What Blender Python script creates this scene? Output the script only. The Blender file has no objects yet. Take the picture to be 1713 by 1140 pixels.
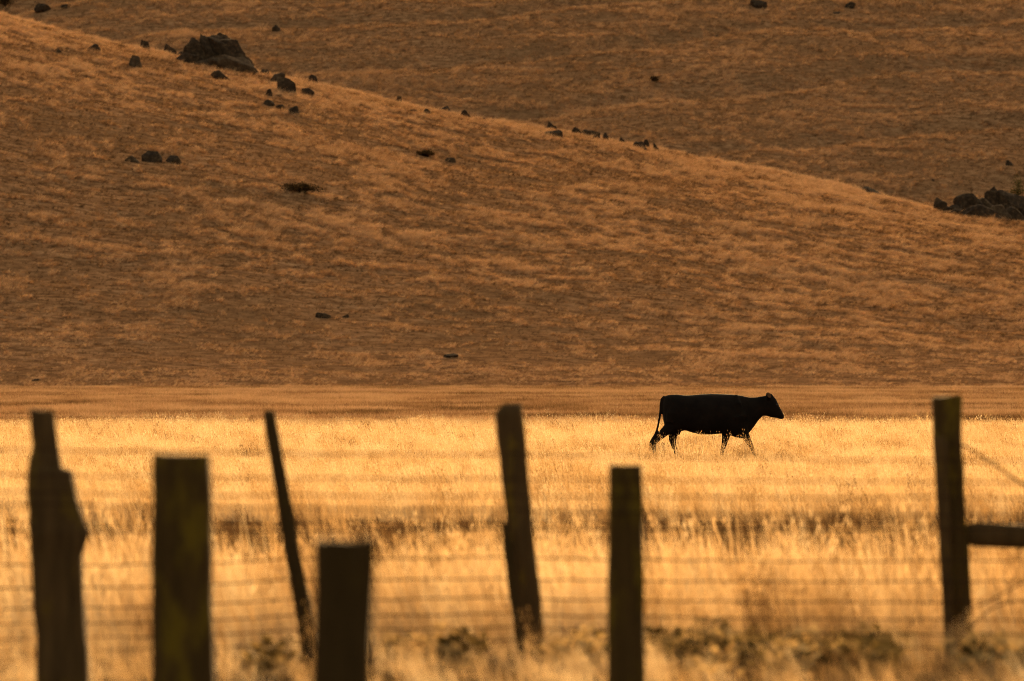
import bpy, bmesh, math, random
import numpy as np
from mathutils import Vector, Matrix, noise as mnoise
R = math.radians
random.seed(7)
rng = np.random.default_rng(11)
sc = bpy.context.scene
COL = sc.collection

# ------------------------------------------------------------------ camera, sky, sun, exposure
F = 9517.0          # focal length in pixels of the 1713 px wide photograph (200 mm on 36 mm)
EYE = 1.4
PY0 = 655.0         # row of the horizon
cam = bpy.data.cameras.new('camera')
cam.lens = 200.0
cam.sensor_width = 36.0
cam.clip_start = 0.5
cam.clip_end = 6000.0
cam.dof.use_dof = True
cam.dof.focus_distance = 120.0
cam.dof.aperture_fstop = 4.1
cam.dof.aperture_blades = 0
camo = bpy.data.objects.new('camera', cam)
COL.objects.link(camo)
camo.location = (0, 0, EYE)
camo.rotation_euler = (R(90) + math.atan((PY0 - 570.0) / F), 0, 0)
sc.camera = camo

SUN_EL, SUN_AZ = 9.5, 7.0        # degrees; azimuth to the right of the viewing direction
world = bpy.data.worlds.new("World")
sc.world = world
world.use_nodes = True
wn = world.node_tree
bg = wn.nodes['Background']
sky = wn.nodes.new('ShaderNodeTexSky')
sky.sky_type = 'NISHITA'
sky.sun_disc = False
sky.sun_elevation = R(SUN_EL)
sky.sun_rotation = R(SUN_AZ)
sky.air_density = 1.0
sky.dust_density = 6.0
sky.ozone_density = 0.2
wn.links.new(sky.outputs['Color'], bg.inputs['Color'])
bg.inputs['Strength'].default_value = 0.15

sun = bpy.data.lights.new('sun', 'SUN')
sun.energy = 2.6
sun.angle = R(0.35)
sun.color = (1.0, 0.76, 0.46)
suno = bpy.data.objects.new('sun', sun)
COL.objects.link(suno)
sd = Vector((math.sin(R(SUN_AZ)) * math.cos(R(SUN_EL)), math.cos(R(SUN_AZ)) * math.cos(R(SUN_EL)), math.sin(R(SUN_EL))))
suno.rotation_euler = sd.to_track_quat('Z', 'Y').to_euler()
suno.location = (60, 140, 60)

sc.view_settings.view_transform = 'Standard'
sc.view_settings.look = 'None'
sc.view_settings.gamma = 1.0
sc.view_settings.exposure = 1.4
sc.view_settings.use_white_balance = True
sc.view_settings.white_balance_temperature = 8650
sc.view_settings.white_balance_tint = 12
sc.cycles.use_denoising = True
sc.cycles.denoiser = 'OPENIMAGEDENOISE'
sc.cycles.denoising_prefilter = 'NONE'
sc.cycles.filter_width = 1.0
sc.cycles.max_bounces = 6
sc.cycles.transmission_bounces = 4

# ------------------------------------------------------------------ helpers
def tag(o, label=None, cat=None, group=None, kind=None):
    if label: o['label'] = label
    if cat: o['category'] = cat
    if group: o['group'] = group
    if kind: o['kind'] = kind
    return o

def link(name, me, mat=None, parent=None, loc=None):
    o = bpy.data.objects.new(name, me)
    COL.objects.link(o)
    if mat: me.materials.append(mat)
    if parent: o.parent = parent
    if loc is not None: o.location = loc
    return o

def mesh_from(name, V, Fc, smooth=True):
    me = bpy.data.meshes.new(name)
    me.from_pydata([tuple(v) for v in V], [], [tuple(f) for f in Fc])
    me.update()
    if smooth:
        me.polygons.foreach_set('use_smooth', [True] * len(me.polygons))
    return me

def hash2(ix, iy, s):
    n = (ix.astype(np.int64) * 374761393 + iy.astype(np.int64) * 668265263 + s * 982451653) & 0x7fffffff
    n = ((n ^ (n >> 13)) * 1274126177) & 0x7fffffff
    n = ((n ^ (n >> 16)) * 69069) & 0x7fffffff
    return ((n >> 7) & 0xffff) / 65535.0

def vnoise(x, y, s=0):
    x = np.asarray(x, float); y = np.asarray(y, float)
    ix = np.floor(x); iy = np.floor(y)
    fx = x - ix; fy = y - iy
    fx = fx * fx * (3 - 2 * fx); fy = fy * fy * (3 - 2 * fy)
    a = hash2(ix, iy, s); b = hash2(ix + 1, iy, s); c = hash2(ix, iy + 1, s); d = hash2(ix + 1, iy + 1, s)
    return (a * (1 - fx) + b * fx) * (1 - fy) + (c * (1 - fx) + d * fx) * fy

def fbm(x, y, s=0, o=4):
    t = 0.0; a = 0.5; tot = 0.0
    for k in range(o):
        t = t + a * vnoise(x * 2 ** k + 17.3 * k, y * 2 ** k - 9.1 * k, s + k); tot += a; a *= 0.5
    return t / tot

def sstep(a, b, x):
    t = np.clip((np.asarray(x, float) - a) / (b - a), 0, 1)
    return t * t * (3 - 2 * t)

# ------------------------------------------------------------------ terrain
def plain_z(x, y):
    x = np.asarray(x, float); y = np.asarray(y, float)
    return 0.0085 * np.clip(y - 172.0, 0, 260) + 0.10 * (fbm(x / 9.0, y / 13.0, 5, 3) - 0.5) * sstep(20, 60, y)

CX = np.array([-300, 0, 100, 200, 300, 420, 500, 600, 700, 800, 900, 1000, 1100, 1200, 1300, 1400, 1450, 1520, 1560, 1640, 1713, 2000], float)
CY = np.array([-75, 20, 46, 69, 90, 114, 132, 154, 178, 198, 215, 232, 251, 274, 292, 312, 324, 339, 349, 362, 372, 415], float)
Y0N, LN = 350.0, 170.0
_t = np.linspace(0, 1.6, 900)
_S = np.sin(np.pi / 2 * np.clip(_t, 0, 2)) ** 1.25
_yy = Y0N + LN * _t
KMAX = float(np.max(_S / _yy)); YC = float(_yy[np.argmax(_S / _yy)])
def near_z(x, y):
    x = np.asarray(x, float); y = np.asarray(y, float)
    px = 856.5 + F * x / np.maximum(y, 300.0)
    e = (PY0 - np.interp(px, CX, CY)) / F
    far = np.clip((px + 300) / -3000.0, 0, 1)       # beyond the frame's left the crest keeps rising gently
    e = e + far * 0.03
    e = e - np.clip((px - 2000) / 6000.0, 0, 1) * 0.03
    amp = (e - (0.25) / YC) / KMAX
    t = np.clip((y - Y0N) / LN, 0, 2)
    s = np.sin(np.pi / 2 * t) ** 1.25
    n = 1.3 * (fbm(x / 28.0, y / 28.0, 21, 3) - 0.5) + 0.35 * (fbm(x / 5.0, y / 5.0, 22, 3) - 0.5) + 0.12 * (fbm(x / 1.3, y / 1.3, 23, 2) - 0.5)
    n = n + 0.30 * (fbm(x / 9.0, y / 1.1, 24, 3) - 0.5)
    return 1.35 + amp * s + n * sstep(-.04, 0.2, t) * sstep(2, 1.6, t) - 3.0 * sstep(1.0, 2.0, t) - 0.5 * (y < Y0N - 1)

Y0F, LF = 598.0, 700.0
HF = 188.0
def far_z(x, y):
    x = np.asarray(x, float); y = np.asarray(y, float)
    t = np.clip((y - Y0F) / LF, 0, 1.3)
    base = HF * np.where(t < 1, t, 1 - 1.3 * (t - 1) ** 1.2)
    n = 9.0 * (fbm(x / 120.0 + y / 300.0, y / 160.0, 31, 3) - 0.5) * sstep(0, .12, t) + 2.6 * (fbm(x / 26.0, y / 30.0, 32, 3) - 0.5) + 0.8 * (fbm(x / 6.0 + y / 9, y / 7.0, 33, 3) - 0.5)
    # small gullies that slant across the slope
    g = np.abs(((x * 0.35 - y * 0.9 + 14 * fbm(x / 40.0, y / 40.0, 34, 2)) / 27.0) % 1.0 - 0.5)
    n = n + 0.45 * (fbm(x / 12.0, y / 1.6, 35, 3) - 0.5)
    return 4.0 + base + n - 0.9 * sstep(0.18, 0.0, g)

def grid_mesh(name, xs, ys, fn, mat, **kw):
    X, Y = np.meshgrid(xs, ys)
    Z = fn(X, Y)
    V = np.stack([X, Y, Z], -1).reshape(-1, 3)
    nx, ny = len(xs), len(ys)
    i = np.arange(nx * ny).reshape(ny, nx)
    Q = np.stack([i[:-1, :-1], i[:-1, 1:], i[1:, 1:], i[1:, :-1]], -1).reshape(-1, 4)
    me = bpy.data.meshes.new(name)
    me.vertices.add(len(V)); me.vertices.foreach_set('co', V.ravel())
    me.loops.add(Q.size); me.loops.foreach_set('vertex_index', Q.ravel())
    me.polygons.add(len(Q)); me.polygons.foreach_set('loop_start', np.arange(0, Q.size, 4)); me.polygons.foreach_set('loop_total', np.full(len(Q), 4))
    me.update(calc_edges=True)
    me.polygons.foreach_set('use_smooth', [True] * len(Q))
    o = link(name, me, mat)
    return tag(o, kind='structure', **kw)

# ------------------------------------------------------------------ materials
def new_mat(name):
    m = bpy.data.materials.new(name); m.use_nodes = True
    nt = m.node_tree
    return m, nt, nt.nodes['Principled BSDF']

def ramp(nt, fac, stops):
    r = nt.nodes.new('ShaderNodeValToRGB')
    el = r.color_ramp.elements
    while len(el) < len(stops): el.new(0.5)
    for e, (p, c) in zip(el, stops):
        e.position = p; e.color = (*c, 1)
    nt.links.new(fac, r.inputs['Fac'])
    return r.outputs['Color']

def noise_node(nt, scale, vec, detail=6, rough=0.6):
    n = nt.nodes.new('ShaderNodeTexNoise')
    n.inputs['Scale'].default_value = scale
    n.inputs['Detail'].default_value = detail
    n.inputs['Roughness'].default_value = rough
    nt.links.new(vec, n.inputs['Vector'])
    return n.outputs['Fac']

def mixc(nt, fac, a, b, mode='MIX'):
    m = nt.nodes.new('ShaderNodeMix'); m.data_type = 'RGBA'; m.blend_type = mode
    if isinstance(fac, float): m.inputs[0].default_value = fac
    else: nt.links.new(fac, m.inputs[0])
    for k, v in ((6, a), (7, b)):
        if isinstance(v, tuple): m.inputs[k].default_value = (*v, 1)
        else: nt.links.new(v, m.inputs[k])
    return m.outputs[2]

def pos_node(nt, scale=(1, 1, 1)):
    g = nt.nodes.new('ShaderNodeNewGeometry')
    mp = nt.nodes.new('ShaderNodeMapping')
    mp.inputs['Scale'].default_value = scale
    nt.links.new(g.outputs['Position'], mp.inputs['Vector'])
    return mp.outputs['Vector']

def ground_mat(name, dark, mid, light, patch):
    m, nt, b = new_mat(name)
    p = pos_node(nt); ps = pos_node(nt, (0.5, 1.0, 1.0))
    c1 = ramp(nt, noise_node(nt, 1.6, ps, 8, 0.72), [(0.34, dark), (0.5, mid), (0.66, light)])
    f2 = noise_node(nt, 0.07, p, 4, 0.6)
    r2 = nt.nodes.new('ShaderNodeValToRGB')
    r2.color_ramp.elements[0].position = 0.42; r2.color_ramp.elements[1].position = 0.62
    nt.links.new(f2, r2.inputs['Fac'])
    c = mixc(nt, r2.outputs['Color'], c1, mixc(nt, 0.5, c1, patch))
    nt.links.new(c, b.inputs['Base Color'])
    b.inputs['Roughness'].default_value = 1.0
    b.inputs['Specular IOR Level'].default_value = 0.0
    bp = nt.nodes.new('ShaderNodeBump'); bp.inputs['Strength'].default_value = 0.9; bp.inputs['Distance'].default_value = 0.15
    nt.links.new(noise_node(nt, 5.0, p, 5, 0.7), bp.inputs['Height'])
    nt.links.new(bp.outputs['Normal'], b.inputs['Normal'])
    return m

M_field = ground_mat('dry_soil', (0.04, 0.020, 0.009), (0.10, 0.052, 0.022), (0.19, 0.11, 0.045), (0.07, 0.042, 0.016))
M_hill = ground_mat('hill_turf', (0.10, 0.044, 0.018), (0.31, 0.140, 0.060), (0.52, 0.255, 0.115), (0.22, 0.102, 0.042))
M_hill2 = ground_mat('far_hill_turf', (0.10, 0.043, 0.018), (0.30, 0.134, 0.057), (0.50, 0.245, 0.110), (0.22, 0.100, 0.041))

def grass_mat(name, stops, transl=0.5, tcol=1.0):
    m, nt, b = new_mat(name)
    out = nt.nodes['Material Output']
    at = nt.nodes.new('ShaderNodeAttribute'); at.attribute_type = 'INSTANCER'; at.attribute_name = 'tint'
    col = ramp(nt, at.outputs['Fac'], stops)
    p = pos_node(nt)
    f = noise_node(nt, 9.0, p, 3, 0.6)
    v = ramp(nt, f, [(0.3, (0.72, 0.70, 0.66)), (0.7, (1.0, 1.0, 1.0))])
    col = mixc(nt, 1.0, col, v, 'MULTIPLY')
    d = nt.nodes.new('ShaderNodeBsdfDiffuse'); t = nt.nodes.new('ShaderNodeBsdfTranslucent')
    mx = nt.nodes.new('ShaderNodeMixShader'); mx.inputs[0].default_value = transl
    nt.links.new(col, d.inputs['Color']); nt.links.new(col, t.inputs['Color'])
    nt.links.new(d.outputs[0], mx.inputs[1]); nt.links.new(t.outputs[0], mx.inputs[2])
    nt.links.new(mx.outputs[0], out.inputs['Surface'])
    nt.nodes.remove(b)
    return m

M_straw = grass_mat('straw', [(0.0, (0.12, 0.062, 0.028)), (0.35, (0.50, 0.295, 0.13)), (0.7, (0.72, 0.475, 0.25)), (1.0, (0.82, 0.61, 0.37))], 0.55)
M_hillgrass = grass_mat('hill_straw', [(0.0, (0.13, 0.064, 0.026)), (0.3, (0.36, 0.176, 0.075)), (0.65, (0.62, 0.318, 0.145)), (1.0, (0.84, 0.49, 0.25))], 0.4)
M_weed = grass_mat('weed_leaf', [(0.0, (0.06, 0.042, 0.014)), (0.5, (0.24, 0.150, 0.055)), (1.0, (0.72, 0.46, 0.20))], 0.4)

grid_mesh('ground', np.concatenate([np.arange(-1500, -60, 60), np.arange(-60, 60, 1.5), np.arange(60, 1501, 60)]),
          np.concatenate([np.arange(-400, 0, 40), np.arange(0, 420, 2.0), np.arange(420, 1600, 80)]),
          lambda x, y: plain_z(x, y) - 3.0 * sstep(380, 460, y), M_field,
          label='flat dry pasture ground under the grass')
grid_mesh('hill', np.concatenate([np.arange(-260, -70, 6), np.arange(-70, 70, 0.7), np.arange(70, 300, 6)]),
          np.arange(Y0N - 2, Y0N + 2 * LN, 0.9), near_z, M_hill,
          label='nearer grassy hillside whose crest falls to the right')
grid_mesh('hill', np.concatenate([np.arange(-1300, -120, 20), np.arange(-120, 120, 1.5), np.arange(120, 1500, 20)]),
          np.concatenate([np.arange(560, 900, 1.5), np.arange(900, 1500, 10)]), far_z, M_hill2,
          label='farther brown hillside filling the top of the view')

def ground_at(x, y):
    x = np.asarray(x, float); y = np.asarray(y, float)
    return np.where(y < Y0N, plain_z(x, y), near_z(x, y))

def hit(px, py, surf='near'):
    """point of the terrain seen at a pixel of the photograph"""
    fn, ys = (near_z, np.arange(352, 560, 0.25)) if surf == 'near' else (far_z, np.arange(600, 1000, 0.5))
    xs = (px - 856.5) / F * ys
    z = fn(xs, ys)
    ray = EYE + (PY0 - py) / F * ys
    k = np.nonzero(z >= ray)[0]
    i = int(k[0]) if len(k) else int(np.argmax((z - EYE) / ys))
    return float(xs[i]), float(ys[i]), float(z[i])

# (column, bottom row, width, height in photo pixels, tilt, surface, pale?, label)
ROCKS = [
 (156, 85, 22, 14, 0, 'n', 0, 'rounded dark boulder high at left, above a paler leaning one'),
 (229, 112, 25, 21, -.5, 'n', 1, 'leaning brown boulder between the big outcrop and the left edge'),
 (95, 87, 14, 6, 0, 'n', 0, 'small low stone near the top left corner of the nearer hill'),
 (244, 73, 17, 10, 0, 'b', 0, 'dark stone poking over the crest left of the outcrop'),
 (279, 78, 28, 8, 0, 'b', 0, 'flat dark slab on the crest just left of the outcrop'),
 (302, 92, 17, 8, 0, 'n', 0, 'small flat stone touching the left foot of the outcrop'),
 (368, 133, 33, 17, -.35, 'n', 0, 'long dark boulder lying just below the big outcrop'),
 (444, 123, 18, 9, 0, 'n', 1, 'low rough stone right of the outcrop foot'),
 (463, 137, 25, 16, .3, 'n', 1, 'brown wedge rock behind the pointed dark rock'),
 (481, 156, 31, 29, -.5, 'n', 0, 'pointed dark rock, largest of the scatter right of the outcrop'),
 (451, 160, 11, 13, 0, 'n', 0, 'narrow upright stone left of the pointed rock'),
 (466, 163, 15, 8, -.4, 'n', 0, 'thin slanting stone below the pointed rock'),
 (451, 176, 22, 11, 0, 'n', 0, 'blocky stone at the left of a low pair'),
 (469, 182, 17, 9, -.2, 'n', 0, 'smaller stone at the right of a low pair'),
 (493, 192, 19, 17, 0, 'n', 0, 'rounded stone lowest of the scatter by the pointed rock'),
 (523, 135, 19, 13, -.3, 'b', 0, 'dark stone breaking the crest above the pointed rock'),
 (517, 158, 22, 12, -.35, 'n', 0, 'flat stone slanting right of the pointed rock'),
 (667, 166, 11, 8, 0, 'b', 0, 'tiny pointed stone alone on the crest'),
 (694, 188, 18, 6, 0, 'n', 0, 'thin flat stone below the crest, left of a small group'),
 (713, 191, 15, 11, 0, 'n', 1, 'pale brown stone in a small group near the crest'),
 (746, 188, 27, 13, -.2, 'n', 0, 'wide dark rock on the crest at the middle'),
 (777, 195, 18, 13, 0, 'n', 0, 'rounded rock just right of the wide crest rock'),
 (810, 202, 8, 6, 0, 'n', 0, 'little dark stone below the middle crest'),
 (820, 206, 6, 4, 0, 'n', 0, 'tiniest stone beside a little dark one'),
 (923, 213, 22, 12, 0, 'b', 0, 'dark rock peeking from behind the crest'),
 (929, 229, 34, 16, -.3, 'n', 0, 'long rough rock below a rock peeking over the crest'),
 (964, 218, 22, 7, 0, 'b', 0, 'low flat rock on the crest left of a humped rock'),
 (987, 231, 35, 15, -.2, 'n', 0, 'humped dark rock on the crest, right of a flat one'),
 (1012, 228, 12, 9, 0, 'b', 0, 'small ragged stone right of the humped rock'),
 (1043, 242, 15, 12, -.3, 'n', 0, 'small slanted stone left of the right crest cluster'),
 (1068, 249, 25, 14, 0, 'n', 0, 'broad stone in the right crest cluster'),
 (1080, 243, 13, 12, 0, 'b', 0, 'top stone of the right crest cluster'),
 (1097, 250, 9, 11, -.6, 'n', 0, 'thin leaning stone ending the right crest cluster'),
 (1149, 262, 9, 6, -.3, 'n', 0, 'small lone stone right of the crest cluster'),
 (1186, 270, 8, 5, 0, 'n', 0, 'second small lone stone farther down the crest'),
 (222, 271, 26, 12, 0, 'n', 1, 'pale rounded rock at the left of a trio on the slope'),
 (254, 270, 34, 21, 0, 'n', 0, 'largest dark rock of the trio on the slope'),
 (291, 273, 28, 15, 0, 'n', 0, 'low dark rock at the right of the trio on the slope'),
 (754, 271, 17, 9, 0, 'n', 0, 'lone small rock in the middle of the slope'),
 (540, 532, 24, 11, 0, 'n', 0, 'dark rock low on the slope above the plain'),
 (577, 532, 12, 7, 0, 'n', 0, 'small stone right of the low dark rock'),
 (752, 597, 26, 7, 0, 'n', 0, 'flat stone nearest the foot of the hill'),
 (60, 638, 14, 5, 0, 'n', 0, 'little stone at the foot of the hill, far left'),
 (1453, 323, 38, 13, -.12, 'n', 0, 'smooth humpbacked boulder on the crest at right'),
 (1268, 12, 28, 15, 0, 'f', 0, 'dark boulder cut by the top edge on the farther hill'),
 (1423, 12, 18, 10, 0, 'f', 0, 'dark rock at the top right on the farther hill'),
 (1401, 24, 13, 5, 0, 'f', 0, 'small rock left of the top right dark rock'),
 (74, 18, 30, 14, 0, 'f', 0, 'wide dark boulder in the top left corner of the farther hill'),
 (106, 14, 12, 8, 0, 'f', 0, 'smaller rock right of the top left boulder'),
 (461, 52, 15, 12, 0, 'f', 0, 'lone dark rock on the farther hill above the outcrop'),
 (1688, 278, 14, 11, 0, 'f', 0, 'dark rock on the farther hill above the rock pile'),
 (1199, 63, 8, 5, 0, 'f', 0, 'tiny rock high on the farther hill at right'),
 (1561, 303, 6, 4, 0, 'f', 0, 'speck of rock low on the farther hill at right'),
]
KEEP = []
for (px_, py_, w_, h_, *_r) in ROCKS + [(362, 116, 120, 50, 0, 'n'), (1640, 366, 30, 22, 0, 'n'), (505, 324, 40, 17, 0, 'n'), (716, 263, 34, 12, 0, 'n')]:
    if _r[1] == 'b': continue
    hx, hy, hz = hit(px_, py_, 'far' if _r[1] == 'f' else 'near')
    KEEP.append((hx, hy, w_ * hy / F))

# ------------------------------------------------------------------ grass
def blade_mesh(name, n, h, w, spread, lean, bend, seeds=0.0, hvar=0.35, wind=0.25, seed=0, mat=None):
    rr = random.Random(seed)
    V, Fc = [], []
    for _ in range(n):
        a = rr.uniform(0, 2 * math.pi); r = spread * math.sqrt(rr.random())
        bx, by = r * math.cos(a), r * math.sin(a)
        hh = h * (1 + rr.uniform(-hvar, hvar))
        la = rr.uniform(0, 2 * math.pi); ll = abs(rr.gauss(0, lean))
        dx, dy = ll * math.cos(la) + wind * rr.random(), ll * math.sin(la)
        fa = rr.uniform(0, math.pi)
        wx, wy = math.cos(fa) * w / 2, math.sin(fa) * w / 2
        base = len(V); segs = 3
        for k in range(segs):
            t = k / segs
            ox = bx + dx * hh * (t + bend * t * t); oy = by + dy * hh * (t + bend * t * t)
            oz = hh * (t - 0.18 * bend * t * t) - 0.02
            ww = 1 - 0.55 * t
            V += [(ox - wx * ww, oy - wy * ww, oz), (ox + wx * ww, oy + wy * ww, oz)]
        ox = bx + dx * hh * (1 + bend); oy = by + dy * hh * (1 + bend); oz = hh * (1 - 0.18 * bend)
        V.append((ox, oy, oz))
        for k in range(segs - 1):
            i = base + 2 * k
            Fc.append((i, i + 1, i + 3, i + 2))
        i = base + 2 * (segs - 1)
        Fc.append((i, i + 1, i + 2))
        if rr.random() < seeds:
            for q in range(rr.randint(5, 9)):
                t = rr.uniform(0.72, 1.03)
                cx = bx + dx * hh * (t + bend * t * t) + rr.uniform(-.03, .03) ; cy = by + dy * hh * (t + bend * t * t) + rr.uniform(-.03, .03)
                cz = hh * (t - .18 * bend * t * t) - 0.01
                fa2 = rr.uniform(0, math.pi); s = rr.uniform(.003, .005)
                ux, uy = math.cos(fa2) * s, math.sin(fa2) * s
                j = len(V); V += [(cx, cy, cz + .018), (cx + ux, cy + uy, cz), (cx, cy, cz - .018), (cx - ux, cy - uy, cz)]
                Fc.append((j, j + 1, j + 2, j + 3))
    me = mesh_from(name, V, Fc, False)
    me.materials.append(mat)
    return me

def tuft_collection(name, meshes):
    c = bpy.data.collections.new(name)
    for i, me in enumerate(meshes):
        o = bpy.data.objects.new('%s_%02d' % (name, i), me); c.objects.link(o)
    return c

def scatter(name, pts, rot, scl, tint, coll, nvar, label, cat):
    n = len(pts)
    me = bpy.data.meshes.new(name)
    me.vertices.add(n); me.vertices.foreach_set('co', np.asarray(pts, np.float32).ravel())
    for an, ty, dat in (('rot', 'FLOAT_VECTOR', rot), ('scl', 'FLOAT_VECTOR', scl)):
        a = me.attributes.new(an, ty, 'POINT'); a.data.foreach_set('vector', np.asarray(dat, np.float32).ravel())
    a = me.attributes.new('tint', 'FLOAT', 'POINT'); a.data.foreach_set('value', np.asarray(tint, np.float32))
    a = me.attributes.new('idx', 'INT', 'POINT'); a.data.foreach_set('value', rng.integers(0, nvar, n).astype(np.int32))
    o = bpy.data.objects.new(name, me); COL.objects.link(o)
    ng = bpy.data.node_groups.new(name + '_nodes', 'GeometryNodeTree')
    ng.interface.new_socket('Geometry', in_out='INPUT', socket_type='NodeSocketGeometry')
    ng.interface.new_socket('Geometry', in_out='OUTPUT', socket_type='NodeSocketGeometry')
    N = ng.nodes; L = ng.links
    gi = N.new('NodeGroupInput'); go = N.new('NodeGroupOutput')
    ci = N.new('GeometryNodeCollectionInfo'); ci.inputs['Collection'].default_value = coll
    ci.inputs['Separate Children'].default_value = True; ci.inputs['Reset Children'].default_value = True
    ip = N.new('GeometryNodeInstanceOnPoints')
    ip.inputs['Pick Instance'].default_value = True
    def na(an, ty):
        q = N.new('GeometryNodeInputNamedAttribute'); q.data_type = ty; q.inputs['Name'].default_value = an
        return q.outputs['Attribute']
    er = N.new('FunctionNodeEulerToRotation')
    L.new(na('rot', 'FLOAT_VECTOR'), er.inputs[0])
    L.new(gi.outputs[0], ip.inputs['Points']); L.new(ci.outputs[0], ip.inputs['Instance'])
    L.new(na('idx', 'INT'), ip.inputs['Instance Index'])
    L.new(er.outputs[0], ip.inputs['Rotation']); L.new(na('scl', 'FLOAT_VECTOR'), ip.inputs['Scale'])
    L.new(ip.outputs[0], go.inputs[0])
    md = o.modifiers.new('scatter', 'NODES'); md.node_group = ng
    return tag(o, label, cat, kind='stuff')

def zone_points(n, y0, y1, margin, slope=0.09):
    """uniform per area in a wedge that widens with distance"""
    ys = []
    tot = 0
    out = []
    while tot < n:
        y = rng.uniform(y0, y1, n); wmax = slope * y1 + margin
        x = rng.uniform(-wmax, wmax, n)
        k = np.abs(x) < slope * y + margin
        out.append(np.stack([x[k], y[k]], 1)); tot += k.sum()
    return np.concatenate(out)[:n]

def rots(n, spin=math.pi, tilt=0.08):
    r = rng.normal(0, tilt, (n, 3)); r[:, 2] = rng.uniform(-spin, spin, n)
    return r

# tall pasture grass, 26 m to 185 m
tall = [blade_mesh('tall_tuft', 26, 0.38, 0.0050, 0.13, 0.10, 0.30, seeds=0.08, seed=100 + i, mat=M_straw) for i in range(8)]
stalk = [blade_mesh('oat_stalk', 4, 0.52, 0.0045, 0.12, 0.10, 0.25, seeds=1.0, hvar=.25, seed=200 + i, mat=M_straw) for i in range(5)]
C_tall = tuft_collection('tall_tufts', tall)
C_stalk = tuft_collection('oat_stalks', stalk)

def band(x, y):
    """1 where the grass is low and brown"""
    w = 3.0 * (fbm(x / 4.0, y * 0 + 3.0, 41, 3) - 0.5)
    b1 = sstep(39.5, 41.5, y + .4 * w) * sstep(62.0, 60.5, y + .3 * w) * (.70 + .30 * sstep(0.35, 0.5, fbm(x / 1.4, y / 9.0, 42, 3)))
    b2 = 0.8 * sstep(100, 103, y + w) * sstep(114, 110, y + w) * sstep(0.46, 0.56, fbm(x / 1.6 + 5, y / 10.0, 43, 3))
    return np.clip(b1 + b2, 0, 1)

def tall_field(n, y0, y1, margin, hmul=1.0, seed=0):
    P = zone_points(n, y0, y1, margin)
    x, y = P[:, 0], P[:, 1]
    b = band(x, y)
    h = (0.72 + 0.62 * fbm(x / 2.5, y / 5.0, 51, 4)) * hmul
    h *= (1 - 0.78 * np.minimum(1, 1.5 * b))
    h *= 0.60 + 0.28 * sstep(110, 135, y) + 0.22 * sstep(62, 45, y) - .14 * sstep(35, 38, y) * sstep(43, 41, y)
    h *= 1 - 0.66 * sstep(31.0, 29.4, y + 0.3 * np.sin(x * 2.7))
    h *= rng.lognormal(0, .16 + .14 * sstep(80, 35, y), len(x))
    bare = fbm(x / 0.7, y / 3.0, 52, 3)
    keep = rng.random(len(x)) < np.clip(1.0 - 0.5 * b - 0.45 * sstep(.44, .32, bare) - 0.35 * sstep(30.5, 29.3, y), 0.08, 1)
    far = sstep(150, 184, y + 16 * (fbm(x / 3.0, y / 30.0, 53, 3) - .5))
    keep &= rng.random(len(x)) > far
    x, y, h, b = x[keep], y[keep], h[keep], b[keep]
    z = plain_z(x, y)
    tint = np.clip(0.67 + 0.50 * (fbm(x / 0.9, y / 6.0, 54, 4) - 0.5) + 1.2 * (fbm(x / 0.12, y / 3.0, 55, 2) - 0.5) + rng.normal(0, 0.16, len(x)) - 0.85 * b - .24 * sstep(29.6, 28.9, y) * sstep(.4, .9, x) + .20 * sstep(70, 35, y) * (fbm(x / .35, y / 2.5, 57, 3) - .55), 0, 1)
    s = h * rng.uniform(.8, 1.2, len(x))
    wid = np.clip(s, .6, 2) * (1 + 0.006 * y)
    # stems lean with the wind
    rot = rots(len(x), 0.9, 0.08); rot[:, 2] += math.pi
    return np.stack([x, y, z], 1), rot, np.stack([wid, wid, s], 1), tint

P, r, s, t = tall_field(140000, 25.5, 190, 6.0)
scatter('grass', P, r, s, t, C_tall, 8, 'tall dry golden grass glowing in the low sun across the pasture', 'grass')
P = zone_points(24000, 26.5, 188, 6.0); x, y = P[:, 0], P[:, 1]
near = rng.random(len(x)) < np.where(y > 135, .95 * sstep(187, 172, y), 0.30) * (y > 30.2) * (1 - .9 * band(x, y)) * sstep(.35, .6, fbm(x / 2.2, y / 6, 61, 3))
x, y = x[near], y[near]
sv = rng.uniform(.75, 1.05, len(x)) * (.85 + .42 * sstep(125, 150, y) * sstep(.3, .7, fbm(x / 2.5, y / 9, 63, 3)))
scatter('oat_grass', np.stack([x, y, plain_z(x, y)], 1), rots(len(x), .9, .08), np.stack([sv * (1 + y / 160), sv * (1 + y / 160), sv], 1), np.clip(rng.normal(.75, .2, len(x)), 0, 1),
        C_stalk, 5, 'taller pale seed stalks standing above the golden grass', 'grass')

# short grass of the plain between the tall grass and the hill foot
short = [blade_mesh('short_tuft', 26, 0.15, 0.010, 0.22, 0.3, 0.3, seed=300 + i, mat=M_hillgrass) for i in range(6)]
C_short = tuft_collection('short_tufts', short)
P = zone_points(110000, 150, 353, 6.0); x, y = P[:, 0], P[:, 1]
stripe = .6 * fbm(x / 9.0, y / 6.0, 71, 4) + .4 * fbm(x / 2.0, y / 9.0, 74, 3)
t = np.clip(0.66 + 2.6 * (stripe - .5) - .12 * sstep(250, 185, y) + .5 * (fbm(x / 1.5, y / 3.0, 73, 3) - .5) + rng.normal(0, .2, len(x)), 0, 1)
sv = rng.uniform(.7, 1.5, len(x)) * (0.8 + .6 * stripe)
scatter('short_grass', np.stack([x, y, plain_z(x, y)], 1), rots(len(x)), np.stack([sv * 1.5, sv * 1.5, sv], 1), t, C_short, 6,
        'short tan grass on the shaded plain below the hill', 'grass')

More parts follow.
